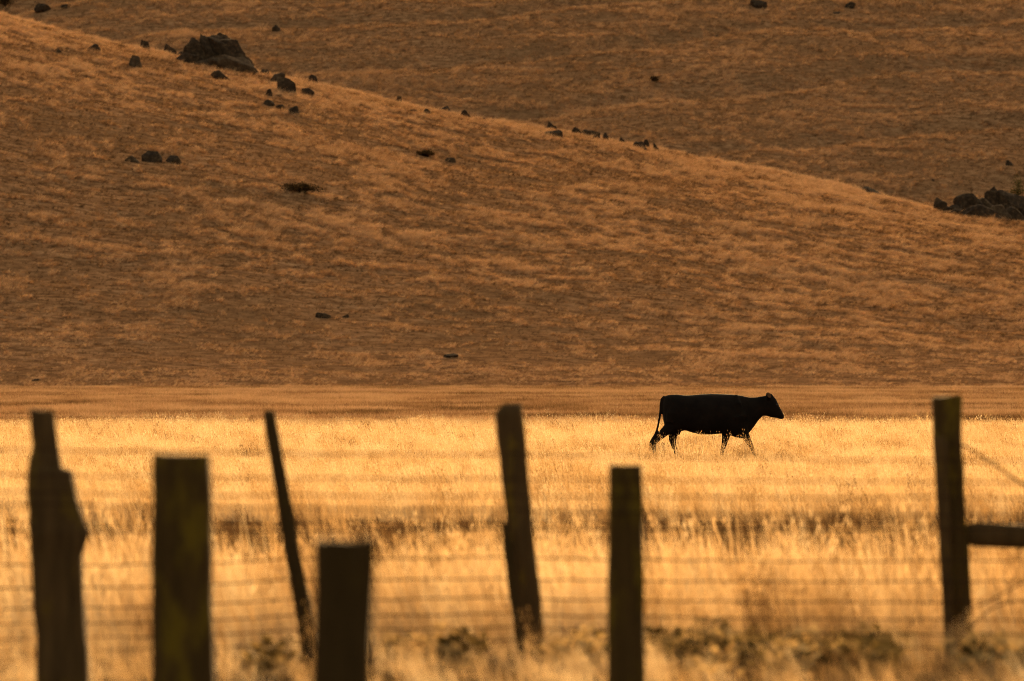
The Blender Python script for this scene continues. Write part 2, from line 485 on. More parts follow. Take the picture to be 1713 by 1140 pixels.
# hillside tufts
hillt = [blade_mesh('hill_tuft', 26, 0.31, 0.014, 0.14, 0.35, 0.5, hvar=.5, wind=.6, seed=400 + i, mat=M_hillgrass) for i in range(8)]
C_hill = tuft_collection('hill_tufts', hillt)
def hill_grass(n, y0, y1, margin, fn, k, sd):
    P = zone_points(n, y0, y1, margin); x, y = P[:, 0], P[:, 1]
    u = x / 0.75 + y / 9.0
    cl = .50 * fbm(u * k, y / 1.1 * k, sd, 3) + .22 * fbm(x / 3.4 * k + y / 30, y / 5.0 * k, sd + 9, 3) + .28 * fbm(x / 7.0 * k, y / 1.0 * k, sd + 19, 3)
    cl = .5 + 1.3 * (cl - .5)
    big = fbm(x / 14.0, y / 18.0, sd + 5, 3)
    pr = 0.32 + 0.68 * sstep(.42, .60, cl + 0.5 * (big - .5))
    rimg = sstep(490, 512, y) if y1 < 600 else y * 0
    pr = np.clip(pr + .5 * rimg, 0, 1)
    for bx, by, bw in KEEP:
        if y0 < by < y1:
            pr = np.where((np.abs(x - bx) < bw * .52) & (y > by - 1.6 - bw) & (y < by + bw), pr * .45, pr)
    kk = rng.random(len(x)) < pr
    x, y, cl, big, rimg = x[kk], y[kk], cl[kk], big[kk], rimg[kk]
    z = fn(x, y)
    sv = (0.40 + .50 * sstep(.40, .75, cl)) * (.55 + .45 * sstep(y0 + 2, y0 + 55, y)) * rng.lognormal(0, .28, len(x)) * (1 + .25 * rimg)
    t = np.clip(.02 + .85 * sstep(.34, .66, cl) + .65 * (big - .5) + .38 * rimg + rng.normal(0, .27, len(x)), 0, 1)  # crest tufts tinted paler, painting in the light the rim catches
    return np.stack([x, y, z], 1), rots(len(x), .9, .12), np.stack([sv, sv, sv * .9], 1), t
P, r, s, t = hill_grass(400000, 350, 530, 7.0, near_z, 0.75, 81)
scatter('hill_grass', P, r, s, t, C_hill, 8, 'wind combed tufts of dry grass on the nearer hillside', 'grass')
P, r, s, t = hill_grass(270000, 628, 815, 8.0, far_z, 0.7, 91)
scatter('hill_grass', P, r, s * 1.35, t * .9, C_hill, 8, 'thin dry grass tufts on the farther hillside', 'grass')

# ------------------------------------------------------------------ cow
def pxw(px, d):            # world x of a photograph column at distance d
    return (px - 856.5) / F * d
def pzw(py, d):            # world z of a photograph row at distance d
    return EYE + (PY0 - py) / F * d

def tube(V, Fc, pts, nseg=14, squash=1.0):
    """pts: (x, y, z, radius) ; adds a closed tube"""
    P = [Vector(p[:3]) for p in pts]
    base = len(V)
    for i, p in enumerate(P):
        d = (P[min(i + 1, len(P) - 1)] - P[max(i - 1, 0)]).normalized()
        a = d.cross(Vector((0, 1, 0)))
        if a.length < 1e-3: a = d.cross(Vector((1, 0, 0)))
        a.normalize(); b = d.cross(a).normalized()
        for k in range(nseg):
            t = 2 * math.pi * k / nseg
            q = p + a * (math.cos(t) * pts[i][3]) + b * (math.sin(t) * pts[i][3] * squash)
            V.append(tuple(q))
    for i in range(len(P) - 1):
        for k in range(nseg):
            a0 = base + i * nseg + k; a1 = base + i * nseg + (k + 1) % nseg
            Fc.append((a0, a1, a1 + nseg, a0 + nseg))
    Fc.append(tuple(base + k for k in reversed(range(nseg))))
    Fc.append(tuple(base + (len(P) - 1) * nseg + k for k in range(nseg)))

def remeshed(name, V, Fc, voxel, smooth_it, mat):
    me = mesh_from(name + '_raw', V, Fc)
    bm = bmesh.new(); bm.from_mesh(me); bmesh.ops.recalc_face_normals(bm, faces=bm.faces); bm.to_mesh(me); bm.free()
    o = bpy.data.objects.new(name + '_raw', me); COL.objects.link(o)
    r_ = o.modifiers.new('r', 'REMESH'); r_.mode = 'VOXEL'; r_.voxel_size = voxel; r_.use_smooth_shade = True
    s_ = o.modifiers.new('s', 'SMOOTH'); s_.factor = 0.5; s_.iterations = smooth_it
    dg = bpy.context.evaluated_depsgraph_get(); dg.update()
    out = bpy.data.meshes.new_from_object(o.evaluated_get(dg))
    bpy.data.objects.remove(o)
    out.name = name
    out.materials.clear(); out.materials.append(mat)
    out.polygons.foreach_set('use_smooth', [True] * len(out.polygons))
    return out

M_hide, nt, b = new_mat('black_hide')
p = pos_node(nt, (1, 1, 1))
nt.links.new(ramp(nt, noise_node(nt, 5.0, p, 5, 0.6), [(0.3, (0.006, 0.0036, 0.0022)), (0.7, (0.013, 0.0078, 0.0048))]), b.inputs['Base Color'])
b.inputs['Roughness'].default_value = 0.85
b.inputs['Specular IOR Level'].default_value = 0.05
bpn = nt.nodes.new('ShaderNodeBump'); bpn.inputs['Strength'].default_value = 0.4; bpn.inputs['Distance'].default_value = 0.01
nt.links.new(noise_node(nt, 60.0, pos_node(nt, (1, 1, .3)), 3, 0.6), bpn.inputs['Height']); nt.links.new(bpn.outputs['Normal'], b.inputs['Normal'])
M_ear, nt, b = new_mat('lit_brown_ear_skin')
b.inputs['Base Color'].default_value = (0.13, 0.07, 0.038, 1); b.inputs['Roughness'].default_value = 0.8
M_eye, nt, b = new_mat('dark_wet_eye')
b.inputs['Base Color'].default_value = (0.01, 0.007, 0.005, 1); b.inputs['Roughness'].default_value = 0.08

def cz(zx, zy):            # reading of the enlarged cow (412 px per metre) to metres
    return (zx - 830.0) / 412.0, (741.0 - zy) / 412.0
ST = [(364, 236, 290, .04), (370, 218, 380, .11), (382, 199, 440, .18), (400, 189, 462, .225), (430, 184, 476, .255), (480, 183, 474, .275),
      (540, 190, 462, .285), (600, 187, 480, .325), (660, 181, 494, .355), (740, 177, 494, .365), (820, 179, 487, .350), (880, 182, 497, .310),
      (930, 184, 515, .270), (975, 191, 525, .245), (1015, 201, 500, .215), (1045, 206, 470, .185), (1080, 206, 425, .15), (1110, 202, 380, .13),
      (1145, 196, 346, .118), (1175, 191, 350, .115), (1200, 190, 358, .112), (1222, 196, 363, .108), (1240, 214, 366, .100), (1252, 236, 366, .088), (1265, 266, 371, .075),
      (1285, 302, 375, .066), (1298, 328, 374, .060), (1306, 345, 364, .035)]
V, Fc = [], []
NS = 28
for zx, zt, zb, w in ST:
    x, t_ = cz(zx, zt); _, b_ = cz(zx, zb)
    c_ = (t_ + b_) / 2; h_ = (t_ - b_) / 2
    for k in range(NS):
        a = 2 * math.pi * k / NS
        ca, sa = math.cos(a), math.sin(a)
        e = 0.86
        yy = math.copysign(abs(ca) ** e, ca) * w
        zz = math.copysign(abs(sa) ** e, sa) * h_
        if sa > 0: yy *= (1 - 0.30 * sa ** 2)            # narrower towards the spine
        V.append((x, yy, c_ + zz))
for i in range(len(ST) - 1):
    for k in range(NS):
        a0 = i * NS + k; a1 = i * NS + (k + 1) % NS
        Fc.append((a0, a1, a1 + NS, a0 + NS))
Fc.append(tuple(reversed(range(NS)))); Fc.append(tuple((len(ST) - 1) * NS + k for k in range(NS)))
def leg(pts, y, sq=1.0):
    q = []
    for zx, zy, r_, *dy in pts:
        x, z = cz(zx, zy); q.append((x, y + (dy[0] if dy else 0), z, r_))
    tube(V, Fc, q, 16, sq)
leg([(455, 320, .16, .03), (442, 390, .150), (408, 448, .100), (356, 494, .080), (308, 535, .066), (294, 575, .048), (300, 620, .038), (312, 665, .036), (322, 700, .040), (336, 724, .050), (342, 742, .055)], -.13, .8)
leg([(440, 320, .17, -.03), (446, 420, .14), (450, 485, .095), (445, 535, .072), (452, 575, .052), (466, 620, .040), (478, 665, .036), (486, 700, .040), (496, 724, .050), (502, 742, .055)], .14, .8)
leg([(880, 340, .16, .05), (872, 430, .125), (860, 495, .082), (850, 545, .062), (840, 582, .052), (829, 630, .036), (820, 680, .034), (818, 705, .038), (826, 726, .050), (830, 742, .055)], .13, .85)
leg([(950, 340, .17, -.05), (972, 430, .135), (1003, 500, .080), (1030, 548, .060), (1050, 585, .050), (1070, 632, .036), (1086, 680, .034), (1094, 702, .038), (1104, 724, .050), (1110, 742, .055)], -.13, .85)
# tail, udder, ears, dewlap, poll, shoulder and hip bulges all grown into the one body
tube(V, Fc, [(*[cz(385, 205)[0], 0, cz(385, 205)[1]], .045), (cz(364, 222)[0], 0, cz(364, 222)[1], .040), (cz(355, 255)[0], -.01, cz(355, 255)[1], .032),
             (cz(350, 300)[0], -.02, cz(350, 300)[1], .028), (cz(343, 350)[0], -.03, cz(343, 350)[1], .025), (cz(334, 405)[0], -.05, cz(334, 405)[1], .023),
             (cz(322, 455)[0], -.10, cz(322, 455)[1], .022), (cz(306, 490)[0], -.16, cz(306, 490)[1], .022)], 12)
tube(V, Fc, [(cz(470, 440)[0], 0, cz(470, 440)[1], .12), (cz(482, 470)[0], 0, cz(482, 470)[1], .085), (cz(492, 486)[0], -.02, cz(492, 486)[1], .03), (cz(496, 497)[0], -.02, cz(496, 497)[1], .018)], 12)
tube(V, Fc, [(cz(950, 300)[0], -.14, cz(950, 300)[1], .05), (cz(960, 370)[0], -.17, cz(960, 370)[1], .12), (cz(965, 440)[0], -.16, cz(965, 440)[1], .10), (cz(985, 480)[0], -.14, cz(985, 480)[1], .06)], 12)
tube(V, Fc, [(cz(440, 250)[0], -.16, cz(440, 250)[1], .05), (cz(440, 330)[0], -.19, cz(440, 330)[1], .12), (cz(430, 400)[0], -.17, cz(430, 400)[1], .11)], 12)
for s_ in (-1, 1):
    tube(V, Fc, [(cz(930, 200)[0], s_ * .05, cz(930, 200)[1], .06), (cz(945, 260)[0], s_ * .20, cz(945, 260)[1], .07), (cz(985, 370)[0], s_ * .21, cz(985, 370)[1], .08)], 12)
tube(V, Fc, [(cz(1198, 205)[0], 0, cz(1198, 205)[1], .07), (cz(1192, 186)[0], 0, cz(1192, 186)[1], .052), (cz(1190, 176)[0], 0, cz(1190, 176)[1], .03)], 12)
for s_ in (-1, 1):
    x0, z0 = cz(1195, 222); x1, z1 = cz(1178, 166)
    tube(V, Fc, [(x0, s_ * .08, z0, .030), (x0 - .02, s_ * .12, z0 + .03, .048), (x0 - .03, s_ * .17, z0 + .065, .050), (x1 + .01, s_ * .21, z1 - .035, .036), (x1, s_ * .235, z1, .014)], 12, .55)
cow_x = 3.96; cow_y = 107.0; cow_z = float(plain_z(cow_x, cow_y))
cow = link('cow', remeshed('cow_body', V, Fc, 0.016, 5, M_hide), None, None, (cow_x, cow_y, cow_z))
tag(cow, 'black cow walking to the right through tall golden grass', 'cow')
for s_ in (-1, 1):                                    # inner side of each ear, brown with its lit tone painted in
    x0, z0 = cz(1192, 214)
    v = []; n_ = 12
    for k in range(n_):
        a = 2 * math.pi * k / n_
        u_ = math.cos(a); w_ = math.sin(a) * (1 - .35 * u_)
        v.append((x0 + w_ * .034 - .012 - .014 * u_, s_ * (.160 + .045 * u_) - .062, z0 + .062 + .050 * u_))
    v.append((x0 - .012, s_ * .160 - .066, z0 + .062))
    ear = link('ear', mesh_from('ear', v, [(k, (k + 1) % n_, n_) for k in range(n_)]), M_ear, cow)
    bm = bmesh.new(); bmesh.ops.create_uvsphere(bm, u_segments=16, v_segments=10, radius=.017)
    me = bpy.data.meshes.new('eye'); bm.to_mesh(me); bm.free()
    ex, ez = cz(1246, 262)
    link('eye', me, M_eye, cow, (ex, s_ * .072, ez))
# hair of the tail end
v, f = [], []
rr = random.Random(5)
for k in range(150):
    x0, z0 = cz(306 + rr.uniform(-4, 4), 488); x1, z1 = cz(rr.uniform(248, 292), rr.uniform(560, 625))
    xm, zm = cz(rr.uniform(274, 300), 530)
    y0_ = -.16 + rr.uniform(-.02, .02); y1_ = -.18 + rr.uniform(-.05, .05); w_ = .005
    j = len(v)
    v += [(x0 - w_, y0_, z0), (x0 + w_, y0_, z0), (xm + w_, (y0_ + y1_) / 2, zm), (xm - w_, (y0_ + y1_) / 2, zm), (x1, y1_, z1)]
    f += [(j, j + 1, j + 2, j + 3), (j + 3, j + 2, j + 4)]
link('tail_hair', mesh_from('tail_hair', v, f, False), M_hide, cow)

# ------------------------------------------------------------------ fence posts, rail, wires
def wood_mat(name, c0, c1, lich, lo=0.56):
    m, nt, b = new_mat(name)
    tc = nt.nodes.new('ShaderNodeTexCoord')
    mp = nt.nodes.new('ShaderNodeMapping'); mp.inputs['Scale'].default_value = (1, 1, .12)
    nt.links.new(tc.outputs['Object'], mp.inputs['Vector'])
    base = ramp(nt, noise_node(nt, 22.0, mp.outputs['Vector'], 8, 0.7), [(0.3, c0), (0.7, c1)])
    mp2 = nt.nodes.new('ShaderNodeMapping'); mp2.inputs['Scale'].default_value = (1, 1, .3)
    nt.links.new(tc.outputs['Object'], mp2.inputs['Vector'])
    r2 = nt.nodes.new('ShaderNodeValToRGB'); r2.color_ramp.elements[0].position = lo; r2.color_ramp.elements[1].position = lo + .14
    nt.links.new(noise_node(nt, 11.0, mp2.outputs['Vector'], 5, 0.65), r2.inputs['Fac'])
    nt.links.new(mixc(nt, r2.outputs['Color'], base, lich), b.inputs['Base Color'])
    b.inputs['Roughness'].default_value = 0.95; b.inputs['Specular IOR Level'].default_value = 0.08
    bp = nt.nodes.new('ShaderNodeBump'); bp.inputs['Strength'].default_value = 0.8; bp.inputs['Distance'].default_value = 0.012
    nt.links.new(noise_node(nt, 40.0, mp.outputs['Vector'], 6, 0.7), bp.inputs['Height']); nt.links.new(bp.outputs['Normal'], b.inputs['Normal'])
    return m
M_wood = wood_mat('weathered_wood', (0.050, 0.025, 0.009), (0.125, 0.062, 0.022), (0.16, 0.086, 0.012))
M_wood2 = wood_mat('lichened_wood', (0.046, 0.023, 0.007), (0.092, 0.045, 0.013), (0.140, 0.080, 0.010), .48)
M_wood3 = wood_mat('dark_wood', (0.036, 0.019, 0.006), (0.072, 0.037, 0.012), (0.085, 0.047, 0.009), .60)

def post(label, rows, d, mat, depth=0.9, turn=0.0, rough=0.004, topslope=0.0, name='fence_post', nr=20, power=0.38, name_parent=None):
    """rows: (photo row, left column, right column) from the top down; rebuilt in metres at distance d and given depth"""
    rows = sorted(rows)
    ys = np.array([r_[0] for r_ in rows], float); ls = np.array([r_[1] for r_ in rows], float); rs_ = np.array([r_[2] for r_ in rows], float)
    y0, y1 = ys[0], ys[-1]
    xc0 = pxw((ls[-1] + rs_[-1]) / 2, d)
    zb = float(plain_z(xc0, d)) - 0.12
    yb = PY0 + (EYE - zb) / d * F
    m_ = 120
    V, Fc = [], []
    sl, sr = (ls[-1] - ls[-2]) / max(ys[-1] - ys[-2], 1), (rs_[-1] - rs_[-2]) / max(ys[-1] - ys[-2], 1)
    rr = random.Random(label)
    for i in range(m_ + 1):
        yy = y0 + (yb - y0) * (i / m_)
        if yy <= y1: l_, r_ = np.interp(yy, ys, ls), np.interp(yy, ys, rs_)
        else: l_, r_ = ls[-1] + sl * (yy - y1), rs_[-1] + sr * (yy - y1)
        X0, X1 = pxw(l_, d) - xc0, pxw(r_, d) - xc0
        cx, hw = (X0 + X1) / 2, (X1 - X0) / 2
        z = pzw(yy, d) - zb
        for k in range(nr):
            a = 2 * math.pi * (k + .5) / nr
            ca, sa = math.cos(a), math.sin(a)
            qx = math.copysign(abs(ca) ** power, ca); qy = math.copysign(abs(sa) ** power, sa)
            n1 = mnoise.noise(Vector((k * .9, z * 5, sum(map(ord, label)) % 97))) * rough * 2
            zz = z + (topslope * qx * hw if i == 0 else 0) + (rr.uniform(-.006, .006) if i == 0 else 0)
            V.append((cx + qx * (hw + n1), qy * (hw * depth + n1), zz))
    for i in range(m_):
        for k in range(nr):
            a0 = i * nr + k; a1 = i * nr + (k + 1) % nr
            Fc.append((a0, a0 + nr, a1 + nr, a1))
    c = len(V)
    V.append((sum(v[0] for v in V[:nr]) / nr, 0, sum(v[2] for v in V[:nr]) / nr + .003))
    for k in range(nr): Fc.append((k, (k + 1) % nr, c))
    o = link(name, mesh_from(name, V, Fc), mat, None, (xc0, d, zb))
    try: o.data.set_sharp_from_angle(angle=R(50))
    except Exception: pass
    return tag(o, label, 'fence post', 'old wooden fence posts') if name_parent is None else o

p1 = post('splintered post at far left with a broken stepped side', [(687, 50, 90), (720, 52, 95), (752, 55, 98), (768, 49, 101), (783, 48, 104), (787, 48, 121), (830, 48, 129), (870, 50, 140), (892, 50, 149), (930, 52, 138), (1000, 55, 141), (1060, 62, 146), (1140, 62, 149)], 25.0, M_wood, .7, rough=.006, topslope=-.12)
p2 = post('thick flat topped post, second from the left', [(762, 257, 351), (800, 256, 353), (1000, 255, 356), (1140, 255, 360)], 21.5, M_wood2, .95, topslope=-.02)
p3 = post('thin pole leaning to the left at its top', [(688, 441, 459), (700, 441, 461), (800, 457, 480), (900, 472, 498), (1000, 490, 517), (1100, 506, 531), (1140, 512, 537)], 28.0, M_wood3, 1.0, power=.8)
p4 = post('leaning squared post with a chipped top corner', [(677, 842, 872), (684, 833, 873), (692, 828, 874), (760, 835, 881), (880, 848, 891), (1000, 861, 904), (1060, 869, 911), (1110, 876, 917)], 29.0, M_wood, .9, topslope=.03)
p5 = post('upright yellow lichened post below the cow', [(779, 1018, 1074), (860, 1018, 1076), (1000, 1017, 1077), (1140, 1016, 1078)], 24.5, M_wood2, .9, topslope=.02)
p6 = post('nearest and most blurred post, only its upper half visible', [(904, 527, 631), (1000, 526, 625), (1140, 522, 618)], 15.5, M_wood3, .9)
p7 = post('tall corner post at right with a wooden rail joined to it', [(664, 1559, 1608), (750, 1562, 1609), (840, 1568, 1613), (920, 1572, 1621), (1000, 1576, 1624), (1060, 1580, 1626)], 29.3, M_wood2, .9, topslope=.06)
p8 = post('squared end post carrying the far end of the wooden rail', [(690, 2240, 2292), (1060, 2238, 2294)], 29.25, M_wood, .9)
# splinter and slab pieces nailed to posts
s4 = post('slab', [(876, 839, 850), (920, 843, 858), (1000, 853, 866), (1100, 868, 880)], 28.86, M_wood3, .8, name='wood_slab', name_parent=p4)
s4.parent = p4; s4.location = (s4.location.x - p4.location.x, s4.location.y - p4.location.y, s4.location.z - p4.location.z)
s7 = post('slab', [(732, 1562, 1580), (745, 1561, 1586), (900, 1571, 1590), (1000, 1577, 1592)], 29.16, M_wood, .5, name='wood_slab', name_parent=p7)
s7.parent = p7; s7.location = (s7.location.x - p7.location.x, s7.location.y - p7.location.y, s7.location.z - p7.location.z)
s3 = post('slab', [(1040, 499, 503), (1060, 500, 507), (1100, 505, 513)], 27.9, M_wood3, .8, name='wood_splinter', name_parent=p3)
s3.parent = p3; s3.location = (s3.location.x - p3.location.x, s3.location.y - p3.location.y, s3.location.z - p3.location.z)
# the rail
V, Fc = [], []
d = 29.25
xs = np.linspace(1619, 2250, 40)
for i, px in enumerate(xs):
    t_ = np.interp(px, [1619, 1630, 1660, 1713, 2250], [877, 873, 875, 879, 886]); b_ = np.interp(px, [1619, 1628, 1713, 2250], [913, 915, 919, 930])
    zc, hh = (pzw(t_, d) + pzw(b_, d)) / 2, (pzw(t_, d) - pzw(b_, d)) / 2
    for k in range(14):
        a = 2 * math.pi * k / 14
        n1 = .003 * mnoise.noise(Vector((px * .06, k * .8, 3)))
        V.append((pxw(px, d) - p7.location.x, .055 * math.copysign(abs(math.cos(a)) ** .6, math.cos(a)) + n1, zc - p7.location.z + (hh + n1) * math.copysign(abs(math.sin(a)) ** .6, math.sin(a))))
for i in range(len(xs) - 1):
    for k in range(14):
        a0 = i * 14 + k; a1 = i * 14 + (k + 1) % 14
        Fc.append((a0, a1, a1 + 14, a0 + 14))
Fc.append(tuple(reversed(range(14)))); Fc.append(tuple((len(xs) - 1) * 14 + k for k in range(14)))
link('rail', mesh_from('rail', V, Fc), M_wood, p7)

M_wire, nt, b = new_mat('rusty_wire')
b.inputs['Base Color'].default_value = (0.05, 0.024, 0.012, 1); b.inputs['Roughness'].default_value = 1.0; b.inputs['Specular IOR Level'].default_value = 0
def wire_mesh(name, pts, r_=0.0022, n_=6):
    V, Fc = [], []
    P = [Vector(p_) for p_ in pts]
    for i, p_ in enumerate(P):
        dd = (P[min(i + 1, len(P) - 1)] - P[max(i - 1, 0)]).normalized()
        a = dd.cross(Vector((0, .3, 1))).normalized(); b_ = dd.cross(a).normalized()
        for k in range(n_):
            t_ = 2 * math.pi * k / n_
            V.append(tuple(p_ + a * math.cos(t_) * r_ + b_ * math.sin(t_) * r_))
    for i in range(len(P) - 1):
        for k in range(n_):
            a0 = i * n_ + k; a1 = i * n_ + (k + 1) % n_
            Fc.append((a0, a1, a1 + n_, a0 + n_))
    return mesh_from(name, V, Fc)

def fence(label, d, rows, knots, r_, group, ties=None):
    """rows: photo rows of each wire at the columns in knots"""
    e = bpy.data.objects.new('wire_fence', None); COL.objects.link(e); e.location = (0, d, 0)
    tag(e, label, 'wire fence', group)
    rr = random.Random(label)
    zz = []
    for q, row in enumerate(rows):
        xs = np.linspace(-420, 2150, 150)
        py = np.interp(xs, knots, row) + 2.6 * (fbm(xs / 60.0, xs * 0 + q * 7.7, 60 + q, 3) - .5) * 2
        # sag between the posts
        w = np.interp(xs, knots, range(len(knots)))
        py = py + 3.0 * np.sin(np.pi * (w % 1.0)) * rr.uniform(.3, 1.0)
        P = [(pxw(x_, d), .01 * math.sin(q * 1.7 + x_ * .01), pzw(y_, d)) for x_, y_ in zip(xs, py)]
        zz.append(P)
        link('wire', wire_mesh('wire', P, r_), M_wire, e)
    for px in (ties or []):
        k = int(np.argmin(np.abs(np.linspace(-420, 2150, 150) - px)))
        P = [(z_[k][0] + rr.uniform(-.012, .012), z_[k][1] + .004, z_[k][2]) for z_ in zz]
        link('stay_wire', wire_mesh('stay_wire', P, r_ * .8), M_wire, e)
    return e
K = [-420, 60, 300, 480, 860, 1045, 1590, 2150]
fence('rusty horizontal wires strung low across the fence line by the corner post', 29.1,
      [[885, 888, 889, 887, 884, 885, 884, 884],
       [947, 945, 943, 934, 931, 936, 938, 930],
       [985, 985, 979, 970, 968, 972, 973, 963],
       [1018, 1017, 1013, 1003, 999, 1004, 1007, 1000],
       [1046, 1043, 1038, 1030, 1026, 1031, 1037, 1035],
       [1070, 1068, 1063, 1054, 1049, 1056, 1061, 1060],
       [1092, 1089, 1085, 1077, 1070, 1078, 1084, 1082]], K, .0037, 'wires of the old fence', [])
fence('upper sagging wires strung between the nearer thick posts', 24.4,
      [[748, 752, 755, 757, 760, 763, 770, 775],
       [792, 795, 797, 799, 801, 802, 806, 808],
       [820, 823, 825, 827, 829, 829, 832, 836],
       [842, 843, 846, 849, 853, 857, 862, 866]], K, .0034, 'wires of the old fence')
# loose strands right of the corner post
def strand(label, pp, d, r_, cat='wire'):
    P = []
    pp = np.array(pp, float)
    tt = np.linspace(0, len(pp) - 1, 40)
    for t_ in tt:
        i = min(int(t_), len(pp) - 2); f_ = t_ - i
        p0, p1_, p2_, p3_ = pp[max(i - 1, 0)], pp[i], pp[i + 1], pp[min(i + 2, len(pp) - 1)]
        q = .5 * ((2 * p1_) + (-p0 + p2_) * f_ + (2 * p0 - 5 * p1_ + 4 * p2_ - p3_) * f_ ** 2 + (-p0 + 3 * p1_ - 3 * p2_ + p3_) * f_ ** 3)
        P.append((pxw(q[0], d), 0, pzw(q[1], d)))
    o = link('loose_wire', wire_mesh('loose_wire', P, r_), M_wire, None, (0, d, 0))
    return tag(o, label, cat, 'loose strands beside the corner post')
strand('twisted brace wire slanting down to the right from the corner post', [(1605, 742), (1640, 762), (1670, 783), (1713, 812), (1800, 868)], 29.2, .0058)
strand('curled stem arching low beside the corner post', [(1627, 1048), (1640, 1034), (1660, 1018), (1685, 1009), (1713, 1005), (1760, 1010)], 29.5, .0038, 'stem')
strand('long thin stem rising right from the foot of the corner post', [(1624, 1018), (1650, 1008), (1680, 992), (1713, 974), (1760, 955)], 29.8, .0034, 'stem')

# ------------------------------------------------------------------ rocks
def rock_mat(name, c0, c1, c2):
    m, nt, b = new_mat(name)
    tc = nt.nodes.new('ShaderNodeTexCoord')
    base = ramp(nt, noise_node(nt, 2.6, tc.outputs['Object'], 8, 0.7), [(0.32, c0), (0.55, c1), (0.72, c2)])
    nt.links.new(base, b.inputs['Base Color'])
    b.inputs['Roughness'].default_value = .95; b.inputs['Specular IOR Level'].default_value = 0.1
    bp = nt.nodes.new('ShaderNodeBump'); bp.inputs['Strength'].default_value = 1.0; bp.inputs['Distance'].default_value = 0.12
    nt.links.new(noise_node(nt, 4.0, tc.outputs['Object'], 6, 0.7), bp.inputs['Height']); nt.links.new(bp.outputs['Normal'], b.inputs['Normal'])
    return m
M_rock = rock_mat('dark_basalt', (0.020, 0.011, 0.006), (0.062, 0.033, 0.016), (0.16, 0.085, 0.040))
M_rock2 = rock_mat('lichened_basalt', (0.040, 0.022, 0.011), (0.095, 0.052, 0.026), (0.19, 0.105, 0.052))

def rock_mesh(name, w, h, dep, seed, tilt=0.0, sub=4, cuts=13):
    rr = random.Random(seed)
    bm = bmesh.new()
    bmesh.ops.create_icosphere(bm, subdivisions=sub, radius=1.0)
    pl = []
    for _ in range(cuts):
        n = Vector((rr.gauss(0, 1), rr.gauss(0, 1), rr.gauss(0, .8))).normalized()
        pl.append((n, rr.uniform(.45, .8)))
    off = Vector((rr.uniform(0, 50), rr.uniform(0, 50), 0))
    for v in bm.verts:
        c = v.co.copy()
        for n, dd in pl:
            s = c.dot(n) - dd
            if s > 0: c -= n * s * .9
        c *= 1 + .16 * mnoise.noise(c * 1.6 + off) + .07 * mnoise.noise(c * 4.5 + off) - .10 * max(0, 1 - abs(mnoise.noise(c * 2.1 - off)) * 14)
        v.co = c
    mx = max(abs(v.co.x) for v in bm.verts); mz = max(v.co.z for v in bm.verts); my = max(abs(v.co.y) for v in bm.verts)
    for v in bm.verts:
        x, y, z = v.co.x / mx * w / 2, v.co.y / my * dep / 2, v.co.z / mz
        z = z * h if z > 0 else z * h * .5
        v.co = (x, y, z + tilt * x)
    me = bpy.data.meshes.new(name); bm.to_mesh(me); bm.free()
    me.polygons.foreach_set('use_smooth', [True] * len(me.polygons))
    try: me.set_sharp_from_angle(angle=R(28))
    except Exception: pass
    return me

def place_rock(px, py, w, h, tilt, surf):
    x, y, z = hit(px, py, 'far' if surf == 'f' else 'near')
    if surf == 'b': y += 5.0
    x = pxw(px, y)
    g = float((far_z if surf == 'f' else near_z)(x, y))
    s = y / F
    ztop = pzw(py - h, y)
    return x, y, g, w * s, max(ztop - g, h * s * .6)
for i, (px, py, w, h, tilt, surf, pale, lab) in enumerate(ROCKS):
    x, y, g, W, H = place_rock(px, py, w, h, tilt, surf)
    o = link('rock', rock_mesh('rock', W * 1.16, H * .9, W * .9, 50 + i, tilt), M_rock2 if pale else M_rock, None, (x, y, g - .02))
    tag(o, lab, 'rock', 'dark rocks scattered over the hillsides')

def outcrop(label, blocks, surf_push, name='rock_outcrop'):
    px0, py0 = blocks[0][0], blocks[0][1]
    x0, y0, z0 = hit(px0, py0)
    e = bpy.data.objects.new(name, None); COL.objects.link(e); e.location = (x0, y0 + surf_push, z0)
    tag(e, label, 'rock outcrop')
    for i, (px, pb, w, h, tilt, dy, pale) in enumerate(blocks):
        y = y0 + surf_push + dy
        x = pxw(px, y); s = y / F
        g = float(near_z(x, y))
        zb, zt = pzw(pb, y), pzw(pb - h, y)
        zb2 = min(zb, g) if dy > -1 else zb
        H = zt - zb
        me = rock_mesh('boulder', w * s * (1.2 if px0 < 1000 else 1.45), H * 1.08, w * s * .9, 900 + i * 7 + int(px0), tilt, 4, 16)
        o = link('boulder', me, M_rock2 if pale else M_rock, e, (x - x0, y - e.location.y, zb - z0))
    return e
outcrop('big cracked basalt outcrop of several blocks on the left crest', [
 (385, 116, 84, 24, -.22, 0, 1), (378, 108, 62, 44, -.35, 2.0, 0), (347, 106, 34, 44, -.25, 1.6, 0), (328, 99, 36, 33, -.25, 1.2, 0), (318, 108, 46, 18, -.1, .2, 0),
 (350, 84, 38, 22, .0, 4.5, 0), (382, 90, 44, 27, -.5, 5.0, 0), (412, 116, 30, 20, -.6, 1.0, 1), (336, 114, 40, 13, -.15, -.4, 1)], 0.0)
